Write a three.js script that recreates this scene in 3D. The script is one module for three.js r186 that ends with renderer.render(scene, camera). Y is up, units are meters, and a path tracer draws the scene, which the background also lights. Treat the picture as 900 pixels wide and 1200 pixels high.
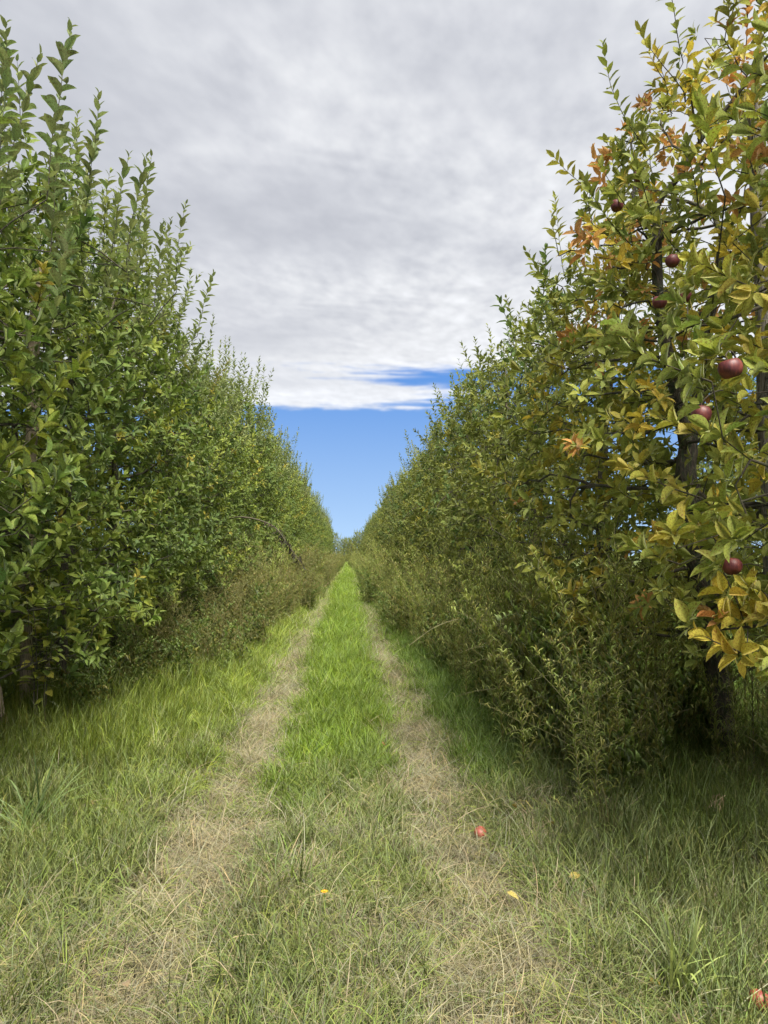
import * as THREE from 'three';
import { createNoise2D, createNoise3D } from 'simplex-noise';

// ------------------------------------------------------------------ random numbers and noise
function rng(seed) {
  let s = (seed * 2654435761) >>> 0;
  return () => { s = (s + 0x6d2b79f5) | 0; let t = Math.imul(s ^ (s >>> 15), 1 | s); t = (t + Math.imul(t ^ (t >>> 7), 61 | t)) ^ t; return ((t ^ (t >>> 14)) >>> 0) / 4294967296; };
}
const n2 = createNoise2D(rng(11)), n3 = createNoise3D(rng(12));
const fbm2 = (x, y, o = 4) => { let s = 0, a = 0.5, f = 1; for (let i = 0; i < o; i++) { s += a * n2(x * f + i * 17.3, y * f - i * 9.1); a *= 0.5; f *= 2.03; } return s; };
const clamp = (x, a = 0, b = 1) => Math.min(b, Math.max(a, x));
const sstep = (a, b, x) => { const t = clamp((x - a) / (b - a)); return t * t * (3 - 2 * t); };
const lerp = (a, b, t) => a + (b - a) * t;
const V = (x, y, z) => new THREE.Vector3(x, y, z);

// ------------------------------------------------------------------ camera
const scene = new THREE.Scene();
const EYE = 1.4;
const camera = new THREE.PerspectiveCamera(67.3, 768 / 1024, 0.05, 900);
camera.rotation.order = 'YXZ';
camera.position.set(0, EYE, 0);
camera.rotation.set(THREE.MathUtils.degToRad(3.05), THREE.MathUtils.degToRad(-2.73), 0);
camera.updateMatrixWorld(true);
const FOC = 600 / Math.tan(THREE.MathUtils.degToRad(67.3 / 2));
const pixDir = (px, py) => V((px - 450) / FOC, (600 - py) / FOC, -1).applyQuaternion(camera.quaternion);
const pix = (px, py, d) => { const v = pixDir(px, py); return v.multiplyScalar(-d / v.z).add(camera.position); };      // at depth d along the rows
const onGround = (px, py) => { const v = pixDir(px, py); return v.multiplyScalar(-EYE / v.y).add(camera.position); };

// ------------------------------------------------------------------ sky, sun, exposure
const SUN = V(0.22, 1.0, 0.66).normalize();
const sun = new THREE.DirectionalLight(new THREE.Color(1, 0.95, 0.86), 1.5);
sun.position.copy(SUN).multiplyScalar(60).add(V(0, 0, -20));
sun.target.position.set(0, 0, -20);
sun.castShadow = true; sun.shadow.radius = 55; sun.shadow.mapSize.set(4096, 4096);
Object.assign(sun.shadow.camera, { left: -40, right: 40, top: 60, bottom: -60, near: 1, far: 160 });
scene.add(sun, sun.target);
const EXPOSURE = 7.4, SKY_LEVEL = 0.158;
{
  const W = 4096, H = 2048, data = new Float32Array(W * H * 4);
  const horizonBlue = [0.46, 0.66, 0.90], zenithBlue = [0.075, 0.245, 0.66];
  for (let row = 0; row < H; row++) {
    const el = ((row + 0.5) / H - 0.5) * Math.PI, y = Math.sin(el), c = Math.cos(el);
    for (let col = 0; col < W; col++) {
      const az = ((col + 0.5) / W - 0.5) * 2 * Math.PI, x = Math.cos(az) * c, z = Math.sin(az) * c, o = (row * W + col) * 4;
      let r, g, b;
      const up = Math.max(0, y), k = Math.pow(clamp(up / 0.26), 0.75);
      r = lerp(horizonBlue[0], zenithBlue[0], k); g = lerp(horizonBlue[1], zenithBlue[1], k); b = lerp(horizonBlue[2], zenithBlue[2], k);
      if (y > 0.004) {
        const u = x / y, w = z / y, dist = Math.hypot(u, w), fade = sstep(0.004, 0.03, y);
        // the cloud deck ends along a line ahead of the camera; beyond it lie clear air and one long low bank of cloud
        const ahead = -w;
        const streak = fbm2(u * 0.9 + 3, w * 2.6, 4) * 0.30 + fbm2(u * 3.1, w * 9.0 + 5, 4) * 0.16;
        let cover = 1 - sstep(-0.16, 0.16, ahead - 4.02 - 0.20 * sstep(-1.6, 0.2, -u) + streak * 0.8);
        const bankTop = 4.42 + 0.05 * Math.abs(u) - 0.42 * sstep(0.75, -0.5, u), bankEnd = 0.72 + fbm2(w * 2.2, 7.7, 3) * 0.9;
        const bank = sstep(-0.05, 0.13, ahead - bankTop + streak * 0.7) * (1 - sstep(-0.16, 0.12, ahead - 5.26 + streak * 0.42 + 0.10 * fbm2(u * 5, w * 3, 3))) * (1 - sstep(-0.5, 0.25, u - bankEnd + streak * 1.6)) * sstep(-13, -7, u);
        cover = Math.max(cover, bank * 0.97) * fade;
        // brightness of the deck: slow swells, rows of small puffs, brighter towards the hidden sun
        const toSun = x * SUN.x + y * SUN.y + z * SUN.z;
        const near = 1 - sstep(2.2, 4.4, dist);
        const swell = fbm2(u * 0.55 + 20, w * 0.8 - 4, 4), puff = fbm2(u * 3.6 + w * 0.7 + 40, w * 2.5 - u * 0.6, 5), fine = fbm2(u * 10 + 2, w * 7 + u * 3, 4), ripple = n2((u * 0.55 + w) * 7 + swell * 2.5, (u - w * 0.5) * 2.2) * sstep(-0.2, 0.4, n2(u * 1.1 + 9, w * 1.1));
        const right = sstep(-0.9, 1.5, u * 0.8 + ahead * 0.12 + swell * 0.9);
        let L = 0.52 + 0.19 * right + 0.10 * sstep(0.75, 1.0, toSun) + swell * 0.042 + puff * (0.02 + 0.12 * right) * (0.55 + 0.45 * near) + fine * (0.015 + 0.085 * right) + ripple * 0.05 * right;
        L += 0.15 * sstep(2.6, 4.6, dist) * sstep(2.3, 4.0, ahead);
        L = clamp(L, 0.42, 0.92);
        const tint = clamp((L - 0.42) / 0.3);
        const cr = L * lerp(0.935, 0.98, tint), cg = L * lerp(0.975, 1.0, tint), cb = L * lerp(1.10, 1.045, tint);
        r = lerp(r, cr, cover); g = lerp(g, cg, cover); b = lerp(b, cb, cover);
      }
      data[o] = r * SKY_LEVEL; data[o + 1] = g * SKY_LEVEL; data[o + 2] = b * SKY_LEVEL; data[o + 3] = 1;
    }
  }
  const t = new THREE.DataTexture(data, W, H, THREE.RGBAFormat, THREE.FloatType);
  t.mapping = THREE.EquirectangularReflectionMapping; t.magFilter = THREE.LinearFilter; t.minFilter = THREE.LinearFilter; t.wrapS = THREE.RepeatWrapping; t.needsUpdate = true;
  scene.background = t; scene.environment = t;
}
const renderer = new THREE.WebGLRenderer({ antialias: true });
renderer.setSize(768, 1024);
renderer.toneMapping = THREE.LinearToneMapping;
renderer.toneMappingExposure = EXPOSURE;
renderer.shadowMap.enabled = true;

// ------------------------------------------------------------------ helpers
const taken = new Map();
function numbered(name) { const k = taken.get(name) ?? 0; taken.set(name, k + 1); return k ? name + '_' + String(k).padStart(3, '0') : name; }
function tag(o, label, category, group, kind) { o.userData.label = label; o.userData.category = category; if (group) o.userData.group = group; if (kind) o.userData.kind = kind; return o; }
function thing(name, label, category, pos, group) { const o = new THREE.Group(); o.name = numbered(name); if (pos) o.position.copy(pos); tag(o, label, category, group); scene.add(o); return o; }
function part(parent, name, geometry, material) { const m = new THREE.Mesh(geometry, material); m.name = name; parent.add(m); return m; }
function copyOf(o, label, group) { const c = o.clone(); c.name = numbered(o.userData.kindName); c.userData = { ...c.userData }; tag(c, label, o.userData.category, group); scene.add(c); return c; }

class MB {
  constructor() { this.p = []; this.n = []; this.u = []; this.c = []; this.i = []; }
  v(x, y, z, nx, ny, nz, u, w, r, g, b) { this.p.push(x, y, z); this.n.push(nx, ny, nz); this.u.push(u, w); this.c.push(r, g, b); return this.p.length / 3 - 1; }
  geometry() {
    const g = new THREE.BufferGeometry();
    g.setAttribute('position', new THREE.Float32BufferAttribute(this.p, 3)); g.setAttribute('normal', new THREE.Float32BufferAttribute(this.n, 3));
    g.setAttribute('uv', new THREE.Float32BufferAttribute(this.u, 2)); g.setAttribute('color', new THREE.Float32BufferAttribute(this.c, 3)); g.setIndex(this.i);
    return g;
  }
  // a tapered tube through points, with radii; rough = share of the radius by which the surface is uneven
  tube(pts, radii, sides, col = [1, 1, 1], rough = 0, cap = false) {
    const m = pts.length; if (m < 2) return;
    const t = V(), a = V(0, 0, 1), nrm = V(), bin = V(); let base0 = 0, len = 0;
    t.subVectors(pts[1], pts[0]).normalize(); if (Math.abs(t.z) > 0.9) a.set(1, 0, 0);
    nrm.copy(a).addScaledVector(t, -a.dot(t)).normalize();
    for (let k = 0; k < m; k++) {
      t.subVectors(pts[Math.min(k + 1, m - 1)], pts[Math.max(k - 1, 0)]); if (t.lengthSq() < 1e-12) t.set(0, 1, 0); t.normalize();
      nrm.addScaledVector(t, -nrm.dot(t)).normalize(); bin.crossVectors(t, nrm);
      if (k) len += pts[k].distanceTo(pts[k - 1]);
      const start = this.p.length / 3; if (!k) base0 = start;
      for (let s = 0; s <= sides; s++) {
        const th = (s % sides) / sides * Math.PI * 2, cx = Math.cos(th), sx = Math.sin(th), nx = nrm.x * cx + bin.x * sx, ny = nrm.y * cx + bin.y * sx, nz = nrm.z * cx + bin.z * sx;
        let R = radii[k]; if (rough) R *= 1 + rough * (n3(cx * 1.6 + pts[0].x, sx * 1.6, len * 3.2) * 0.6 + n3(cx * 3.5, sx * 3.5 + pts[0].z, len * 9) * 0.4);
        this.v(pts[k].x + nx * R, pts[k].y + ny * R, pts[k].z + nz * R, nx, ny, nz, s / sides * Math.max(1, Math.round(radii[0] * 2 * Math.PI / 0.25)), len / 0.5, col[0], col[1], col[2]);
      }
      if (k) for (let s = 0; s < sides; s++) { const q = start - sides - 1 + s; this.i.push(q, q + 1, start + s, q + 1, start + s + 1, start + s); }
    }
    if (cap) {
      const e = this.p.length / 3 - sides - 1, c0 = this.v(pts[m - 1].x, pts[m - 1].y, pts[m - 1].z, t.x, t.y, t.z, 0.5, 0.5, col[0], col[1], col[2]), ring = [];
      for (let s = 0; s < sides; s++) ring.push(this.v(this.p[(e + s) * 3], this.p[(e + s) * 3 + 1], this.p[(e + s) * 3 + 2], t.x, t.y, t.z, 0.1 * s, 0.2, col[0], col[1], col[2]));
      for (let s = 0; s < sides; s++) this.i.push(ring[s], ring[(s + 1) % sides], c0);
    }
    return base0;
  }
  // an apple-like leaf: pointed oval, folded along the midrib, bent down towards the tip
  leaf(l) {
    const { p, d, n, len, wid, col, droop, fold } = l, at = (this.i.length / 24) % 4 | 0, sx = d.y * n.z - d.z * n.y, sy = d.z * n.x - d.x * n.z, sz = d.x * n.y - d.y * n.x;
    const put = (t, h, side) => {
      const dr = -droop * len * t * t, f = Math.abs(side) * fold * h, k = side * h, e = 2 * droop * t;
      return this.v(p.x + d.x * len * t + n.x * (dr + f) + sx * k, p.y + d.y * len * t + n.y * (dr + f) + sy * k, p.z + d.z * len * t + n.z * (dr + f) + sz * k,
        n.x + d.x * e - sx * side * fold, n.y + d.y * e - sy * side * fold, n.z + d.z * e - sz * side * fold, (at + 0.5 + side * 0.46) / 4, t, col[0], col[1], col[2]);
    };
    const h = wid / 2, b = put(0, 0, 0), l1 = put(0.3, h * 0.92, -1), c1 = put(0.3, 0, 0), r1 = put(0.3, h * 0.92, 1), l2 = put(0.68, h * 0.8, -1), c2 = put(0.68, 0, 0), r2 = put(0.68, h * 0.8, 1), q = put(1, 0, 0);
    this.i.push(b, c1, l1, b, r1, c1, l1, c1, c2, l1, c2, l2, c1, r1, r2, c1, r2, c2, l2, c2, q, c2, r2, q);
  }
  simpleLeaf(l) {
    const { p, d, n, len, wid, col, droop, fold } = l, at = (this.i.length / 12) % 4 | 0, sx = d.y * n.z - d.z * n.y, sy = d.z * n.x - d.x * n.z, sz = d.x * n.y - d.y * n.x;
    const put = (t, h, side) => { const k = side * h, f = Math.abs(side) * fold * h - droop * len * t * t, e = 2 * droop * t; return this.v(p.x + d.x * len * t + n.x * f + sx * k, p.y + d.y * len * t + n.y * f + sy * k, p.z + d.z * len * t + n.z * f + sz * k, n.x + d.x * e - sx * side * fold, n.y + d.y * e - sy * side * fold, n.z + d.z * e - sz * side * fold, (at + 0.5 + side * 0.46) / 4, t, col[0], col[1], col[2]); };
    const b = put(0, 0, 0), l1 = put(0.45, wid * 0.52, -1), c1 = put(0.45, 0, 0), r1 = put(0.45, wid * 0.52, 1), q = put(1, 0, 0);
    this.i.push(b, c1, l1, b, r1, c1, l1, c1, q, c1, r1, q);
  }
  // a narrow blade: a bent, tapering strip; lean is the final angle from upright
  blade(x, y, z, az, h, w, lean, col, segs = 3, twist = 0) {
    let px = x, py = y, pz = z; const ca = Math.cos(az), sa = Math.sin(az), ux = -Math.sin(az + twist), uz = Math.cos(az + twist); let prev = -1;
    for (let k = 0; k <= segs; k++) {
      const t = k / segs, th = lean * (0.25 + 0.75 * t) , nx = ca * Math.cos(th), ny = Math.sin(th), nz = sa * Math.cos(th), hw = w * 0.5 * (k === segs ? 0 : 1 - 0.55 * t * t);
      if (k === segs) { const q = this.v(px, py, pz, nx, ny, nz, 0.5, 1, col[0], col[1], col[2]); this.i.push(prev, prev + 1, q); }
      else {
        const a = this.v(px - ux * hw, py, pz - uz * hw, nx, ny, nz, 0, t, col[0], col[1], col[2]); this.v(px + ux * hw, py, pz + uz * hw, nx, ny, nz, 1, t, col[0], col[1], col[2]);
        if (prev >= 0) this.i.push(prev, prev + 1, a, prev + 1, a + 1, a);
        prev = a;
      }
      const s = h / segs; px += ca * Math.sin(th) * s; py += Math.cos(th) * s; pz += sa * Math.sin(th) * s;
    }
  }
}

// ------------------------------------------------------------------ textures and materials
function canvasNoise(w, h, f, srgb = true) {
  const d = new Uint8Array(w * h * 4);
  for (let y = 0; y < h; y++) for (let x = 0; x < w; x++) { const c = f(x / w, y / h), o = (y * w + x) * 4; d[o] = clamp(c[0]) * 255; d[o + 1] = clamp(c[1]) * 255; d[o + 2] = clamp(c[2]) * 255; d[o + 3] = 255; }
  const t = new THREE.DataTexture(d, w, h); t.wrapS = t.wrapT = THREE.RepeatWrapping; t.magFilter = THREE.LinearFilter; t.minFilter = THREE.LinearMipmapLinearFilter; t.generateMipmaps = true;
  if (srgb) t.colorSpace = THREE.SRGBColorSpace; t.needsUpdate = true; return t;
}
// noise that repeats on the unit square
const tile = (u, v, f, o = 4) => { let s = 0, a = 0.5; for (let i = 0; i < o; i++) { const A = u * 2 * Math.PI, B = v * 2 * Math.PI, k = f / (2 * Math.PI); s += a * n3(Math.cos(A) * k + i * 9 + Math.cos(B) * k * 0.7, Math.sin(A) * k + Math.sin(B) * k * 0.7, Math.cos(B + 1) * k + Math.sin(A + B) * 0.3); a *= 0.5; f *= 2; } return s; };
const barkF = (u, v) => { const crack = tile(u, v, 26, 3), plate = tile(u + 0.37, v, 7, 4), line = Math.abs(tile(u, v + 0.2, 12, 3)); return { h: clamp(0.5 + crack * 0.5 + plate * 0.5 - 0.5 * sstep(0.10, 0, line)), moss: sstep(0.05, 0.3, tile(u + 0.6, v + 0.1, 5, 3)), plate }; };
const barkMap = canvasNoise(256, 512, (u, v) => { const b = barkF(u, v), t = 0.6 + 0.5 * b.h + 0.18 * b.plate; return [0.40 * t - 0.04 * b.moss, 0.365 * t + 0.015 * b.moss, 0.315 * t - 0.03 * b.moss]; });
const barkBump = canvasNoise(256, 512, (u, v) => { const h = barkF(u, v).h; return [h, h, h]; }, false);
const M = {};
M.bark = new THREE.MeshStandardMaterial({ name: 'bark', map: barkMap, bumpMap: barkBump, bumpScale: 0.012, roughness: 0.95 });
M.twig = new THREE.MeshStandardMaterial({ name: 'twig_bark', map: barkMap, bumpMap: barkBump, bumpScale: 0.003, roughness: 0.9, color: new THREE.Color(0.9, 0.85, 0.78) });
const woodF = (u, v) => { const g = tile(u, v * 0.12, 30, 3), c = Math.abs(tile(u + 0.3, v * 0.2, 9, 3)); return { g, crack: sstep(0.035, 0.0, c), k: tile(u, v, 4, 3) }; };
const woodMap = canvasNoise(256, 512, (u, v) => { const w = woodF(u, v), t = 0.92 + 0.3 * w.g + 0.2 * w.k - 0.45 * w.crack; return [0.50 * t, 0.475 * t, 0.43 * t]; });
const woodBump = canvasNoise(256, 512, (u, v) => { const w = woodF(u, v), h = clamp(0.6 + 0.4 * w.g - 0.5 * w.crack); return [h, h, h]; }, false);
M.post = new THREE.MeshStandardMaterial({ name: 'weathered_wood', map: woodMap, bumpMap: woodBump, bumpScale: 0.006, roughness: 0.92 });
M.paleWood = new THREE.MeshStandardMaterial({ name: 'pale_wood', map: woodMap, bumpMap: woodBump, bumpScale: 0.004, roughness: 0.9, color: new THREE.Color(1.35, 1.22, 1.0) });
const foliage = (name, t = 0.35, coat = 0.25, shine = 0.4) => new THREE.MeshPhysicalMaterial({ name, specularIntensity: shine, vertexColors: true, roughness: 0.93, transmission: t, thickness: 0, clearcoat: coat, clearcoatRoughness: 0.42, side: THREE.DoubleSide });
const leafMap = canvasNoise(512, 256, (u, v) => {
  const t = Math.floor(u * 4), x = (u * 4 - t) * 2 - 1, a = Math.abs(x), vein = Math.max(sstep(0.07, 0.0, a), 0.6 * sstep(0.16, 0.0, Math.abs(((v * 7 - a * 1.6 + t * 0.3) % 1 + 1) % 1 - 0.5)) * sstep(1, 0.5, a)), blot = fbm2(x * 2.2 + t * 11, v * 3.6, 3), spot = sstep(0.42, 0.56, n2(x * 4.2 + t * 31, v * 6.5) + 0.25 * n2(x * 13, v * 17 + t)), rim = sstep(0.82, 1.0, a + 0.25 * n2(v * 9, t * 5 + Math.sign(x))) * sstep(-0.1, 0.5, n2(v * 3, t * 9));
  const k = 0.91 + 0.09 * vein + 0.12 * blot, brown = clamp(spot * 0.8 + rim * 0.55); return [lerp(k, 0.70, brown), lerp(k, 0.54, brown), lerp(k * (1 - 0.06 * vein), 0.50, brown)];
});
M.leaf = foliage('apple_leaf', 0.42, 0.16); M.leaf.map = leafMap;
M.weed = foliage('weed_leaf', 0.35, 0, 0.2);
M.grass = foliage('grass_blade', 0.38, 0, 0.2);
M.stem = new THREE.MeshStandardMaterial({ name: 'weed_stem', vertexColors: true, roughness: 0.9 });

// ------------------------------------------------------------------ ground
const wobble = (z) => n2(z * 0.11, 3.3) * 0.07 + n2(z * 0.37, 8.1) * 0.03;
const RUT_L = -0.68, RUT_R = 0.50, ROW_L = -2.8, ROW_R = 2.5;
function zones(x, z) {
  const d = -z, w = wobble(z), nearby = sstep(6.0, 3.2, d + n2(x * 0.9, z * 0.5) * 1.1);
  const rag = n2(x * 4.2, z * 2.2) * 0.09 + n2(x * 11, z * 6) * 0.04;
  const left = sstep(0.31, 0.08, Math.abs(x - RUT_L - w) + rag - 0.05 * sstep(14, 5, d)), right = sstep(0.30, 0.08, Math.abs(x - RUT_R - w) + rag - 0.05 * sstep(14, 5, d));
  const rut = Math.max(left, right), patch = clamp(0.5 + fbm2(x * 1.1 + 5, z * 0.8, 3) * 1.1 + 0.35 * n2(x * 3.7, z * 3.1));
  return { rut, nearby, patch, left, right, dry: clamp(Math.max(rut * (1.0 - 0.42 * sstep(0.4, 0.9, 1 - patch)) * (1 - 0.25 * sstep(8, 30, d)), nearby * (0.08 + 0.55 * patch * patch)), 0, 0.97) };
}
const groundY = (x, z) => { const q = zones(x, z); return -0.035 * q.rut + n2(x * 0.5, z * 0.4) * 0.02 + n2(x * 2.1, z * 1.9) * 0.010 + 0.05 * (sstep(1.0, 0.2, Math.abs(x - ROW_L)) + sstep(1.0, 0.2, Math.abs(x - ROW_R))); };
const mixc = (a, b, t) => [lerp(a[0], b[0], t), lerp(a[1], b[1], t), lerp(a[2], b[2], t)];
const C = {
  straw: [0.385, 0.335, 0.19], strawGrey: [0.275, 0.25, 0.15], dull: [0.215, 0.265, 0.075], lush: [0.175, 0.262, 0.022], leftLush: [0.205, 0.270, 0.030], rightDeep: [0.150, 0.240, 0.034], soil: [0.085, 0.066, 0.045],
};
function greenAt(x, z, q) {
  const c = x < -0.3 ? mixc(C.lush, C.leftLush, sstep(-0.6, -1.1, x)) : mixc(C.lush, C.rightDeep, sstep(0.55, 0.95, x));
  return mixc(c, C.dull, q.nearby * 0.85);
}
{
  const xs = [], zs = [];
  for (let x = -4.2; x <= 4.201; x += 0.07) xs.push(x);
  for (let k = 1; k <= 26; k++) { const e = 4.2 + 0.14 * (Math.pow(1.29, k) - 1) / 0.29; xs.push(e); xs.unshift(-e); }
  for (let z = 3; z > -14; z -= 0.09) zs.push(z);
  for (let z = -14, s = 0.1; z > -420; z -= s, s *= 1.05) zs.push(z);
  const mb = new MB();
  for (const z of zs) for (const x of xs) {
    const q = zones(x, z), thatch = mixc(C.soil, q.rut > 0.3 ? C.strawGrey : greenAt(x, z, q), 0.62);
    const c = mixc(thatch, C.strawGrey, q.rut * 0.55);
    mb.v(x, groundY(x, z), z, 0, 1, 0, x / 2.3, z / 2.3, c[0], c[1], c[2]);
  }
  const nx = xs.length;
  for (let j = 0; j + 1 < zs.length; j++) for (let i = 0; i + 1 < nx; i++) { const a = j * nx + i; mb.i.push(a, a + 1, a + nx, a + 1, a + nx + 1, a + nx); }
  const g = mb.geometry(); g.computeVertexNormals();
  const grit = canvasNoise(512, 512, (u, v) => { const a = tile(u, v, 60, 3), b = tile(u + 0.4, v, 14, 3); const t = 0.82 + 0.5 * a + 0.25 * b; return [t, t * 0.98, t * 0.94]; });
  const gritB = canvasNoise(512, 512, (u, v) => { const t = 0.5 + tile(u, v, 60, 3) * 0.6 + tile(u + 0.4, v, 14, 3) * 0.4; return [t, t, t]; }, false);
  const m = new THREE.Mesh(g, new THREE.MeshStandardMaterial({ name: 'thatch_and_soil', vertexColors: true, map: grit, bumpMap: gritB, bumpScale: 0.03, roughness: 1 }));
  m.name = 'ground'; m.userData = { label: 'grassy orchard floor with two worn wheel tracks', category: 'ground', kind: 'structure' }; scene.add(m);
}

// ------------------------------------------------------------------ apple trees
const GOLD = 2.399963;
const jit = (c, R, a) => { const k = 1 + (R() - 0.5) * a, h = (R() - 0.5) * a * 0.35; return [c[0] * k * (1 + h), c[1] * k, c[2] * k * (1 - h)]; };
const G = { mid: [0.225, 0.307, 0.045], deep: [0.132, 0.213, 0.045], bright: [0.338, 0.398, 0.048], pale: [0.285, 0.338, 0.143], yellow: [0.589, 0.474, 0.058], amber: [0.589, 0.320, 0.090], olive: [0.292, 0.307, 0.060], moss: [0.188, 0.217, 0.054], gold: [0.435, 0.410, 0.058] };
function growTree(o) {
  const R = rng(o.seed), px = [], py = [], pz = [], par = [], kids = [];
  const add = (x, y, z, p) => { px.push(x); py.push(y); pz.push(z); par.push(p); kids.push([]); const k = px.length - 1; if (p >= 0) kids[p].push(k); return k; };
  // the leader
  const path = o.trunk, leader = [];
  const curve = new THREE.CatmullRomCurve3(path), steps = Math.ceil(curve.getLength() / 0.1); let last = -1;
  for (let k = 0; k <= steps; k++) { const q = curve.getPoint(k / steps); last = add(q.x + n2(o.seed + k * 0.13, 1) * 0.02, q.y, q.z + n2(o.seed + k * 0.13, 9) * 0.02, last); leader.push(last); }
  for (const f of o.forks ?? []) { const c2 = new THREE.CatmullRomCurve3(f), s2 = Math.ceil(c2.getLength() / 0.1); let q = c2.getPoint(0), best = leader[0], bd = 9; for (const k of leader) { const dd = Math.hypot(px[k] - q.x, py[k] - q.y, pz[k] - q.z); if (dd < bd) { bd = dd; best = k; } } let l = best; for (let k = 1; k <= s2; k++) { q = c2.getPoint(k / s2); l = add(q.x, q.y, q.z, l); leader.push(l); } }
  // points that the twigs grow towards
  const A = []; let guard = 0;
  while (A.length < o.attractors && guard++ < 200000) {
    const x = (R() * 2 - 1) * 1.5, y = o.low + R() * (o.high - o.low), z = (R() * 2 - 1) * 1.6, hw = o.half(y, x > 0 ? 1 : -1), hl = o.long ?? 1.35;
    if (hw <= 0 || z > (o.behind ?? 9)) continue;
    const e = Math.sqrt((x / hw) ** 2 + (z / hl) ** 2 * (hw < hl ? 1 : 1)), rim = 0.93 + 0.24 * n3(x * 1.3 + o.seed, y * 1.1, z * 1.3);
    if (e > rim || n3(x * 1.7 + o.seed * 3, y * 1.7, z * 1.7) < -0.42 || (e < 0.45 && R() < 0.5)) continue;
    A.push({ x, y, z, n: -1, d: 1e9 });
  }
  const near = (a, k) => { const d = (a.x - px[k]) ** 2 + (a.y - py[k]) ** 2 + (a.z - pz[k]) ** 2; if (d < a.d) { a.d = d; a.n = k; } };
  for (const a of A) for (let k = 6; k < px.length; k++) near(a, k);
  let alive = A;
  for (let it = 0; it < 70 && alive.length > 5; it++) {
    const pull = new Map();
    for (const a of alive) { if (a.d > 2.6) continue; const d = Math.sqrt(a.d) || 1, s = pull.get(a.n) ?? [0, 0, 0]; s[0] += (a.x - px[a.n]) / d; s[1] += (a.y - py[a.n]) / d; s[2] += (a.z - pz[a.n]) / d; pull.set(a.n, s); }
    const born = [];
    for (const [k, s] of pull) {
      if (kids[k].length > 3) continue;
      let l = Math.hypot(...s) || 1; const p = par[k]; let ix = 0, iy = 0, iz = 0; if (p >= 0) { ix = px[k] - px[p]; iy = py[k] - py[p]; iz = pz[k] - pz[p]; const q = Math.hypot(ix, iy, iz) || 1; ix /= q; iy /= q; iz /= q; }
      const vx = s[0] / l + ix * 0.25 + (R() - 0.5) * 0.5, vy = s[1] / l + iy * 0.25 + (R() - 0.5) * 0.5 + o.rise, vz = s[2] / l + iz * 0.25 + (R() - 0.5) * 0.5; l = Math.hypot(vx, vy, vz) || 1;
      born.push(add(px[k] + vx / l * 0.105, py[k] + vy / l * 0.105, pz[k] + vz / l * 0.105, k));
    }
    for (const a of alive) for (const k of born) near(a, k);
    alive = alive.filter((a) => a.d > 0.019);
  }
  // radii by the pipe rule
  const N = px.length, rad = new Float64Array(N), size = new Int32Array(N).fill(1), E = 2.35;
  for (let k = N - 1; k >= 0; k--) { rad[k] = kids[k].length ? Math.pow(kids[k].reduce((s, c) => s + Math.pow(rad[c], E), 0), 1 / E) : 0.0024; for (const c of kids[k]) size[k] += size[c]; }
  const scaleR = o.baseR / rad[0]; for (let k = 0; k < N; k++) rad[k] = 0.0022 + (rad[k] - 0.0022) * Math.max(scaleR, 0.2);
  for (let k = 0; k < 4; k++) rad[k] *= 1 + 0.42 * (1 - k / 4) ** 2;
  const P = (k) => V(px[k], py[k], pz[k]);
  const wood = { trunk: new MB(), branches: [] };
  const owner = new Array(N).fill(wood.trunk);
  const isLead = new Set(leader);
  const big = leader.flatMap((k) => kids[k].filter((c) => !isLead.has(c))).filter((c) => size[c] > 18).sort((a, b) => size[b] - size[a]).slice(0, 14);
  for (const c of big) { const mb = new MB(); wood.branches.push(mb); const st = [c]; while (st.length) { const k = st.pop(); owner[k] = mb; st.push(...kids[k]); } }
  const starts = [[0, -1]];
  while (starts.length) {
    const [s, from] = starts.pop(), pts = [], rr = []; if (from >= 0) { pts.push(P(from)); rr.push(rad[s]); }
    let k = s; const mb = owner[s];
    for (;;) { pts.push(P(k)); rr.push(rad[k]); const ks = kids[k].slice().sort((a, b) => (isLead.has(b) - isLead.has(a)) || rad[b] - rad[a]); if (!ks.length) break; for (const c of ks.slice(1)) starts.push([c, k]); k = ks[0]; if (owner[k] !== mb) { starts.push([k, par[k]]); break; } }
    if (rr[0] < 0.0045 && pts.length > 3) { const q = [], w = []; for (let j = 0; j < pts.length; j += (j + 2 < pts.length ? 2 : 1)) { q.push(pts[j]); w.push(rr[j]); } mb.tube(q, w, 3); }
    else mb.tube(pts, rr, rr[0] > 0.03 ? (o.fine ? 16 : 9) : rr[0] > 0.012 ? 6 : rr[0] > 0.005 ? 4 : 3, [1, 1, 1], rr[0] > 0.03 ? 0.22 : 0);
  }
  // leaves: spur rosettes on thin wood, and leafy shoots
  const leaves = [], up = V(0, 1, 0);
  const pickLeaf = (p, d, n, len, ratio, col, droop, fold) => leaves.push({ p: p.clone(), d: d.clone(), n: n.clone(), len, wid: len * ratio, col, droop, fold });
  const around = (axis, az) => { const t = Math.abs(axis.y) > 0.9 ? V(1, 0, 0) : V(0, 1, 0), a = V().crossVectors(axis, t).normalize(), b = V().crossVectors(axis, a); return a.multiplyScalar(Math.cos(az)).addScaledVector(b, Math.sin(az)); };
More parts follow.
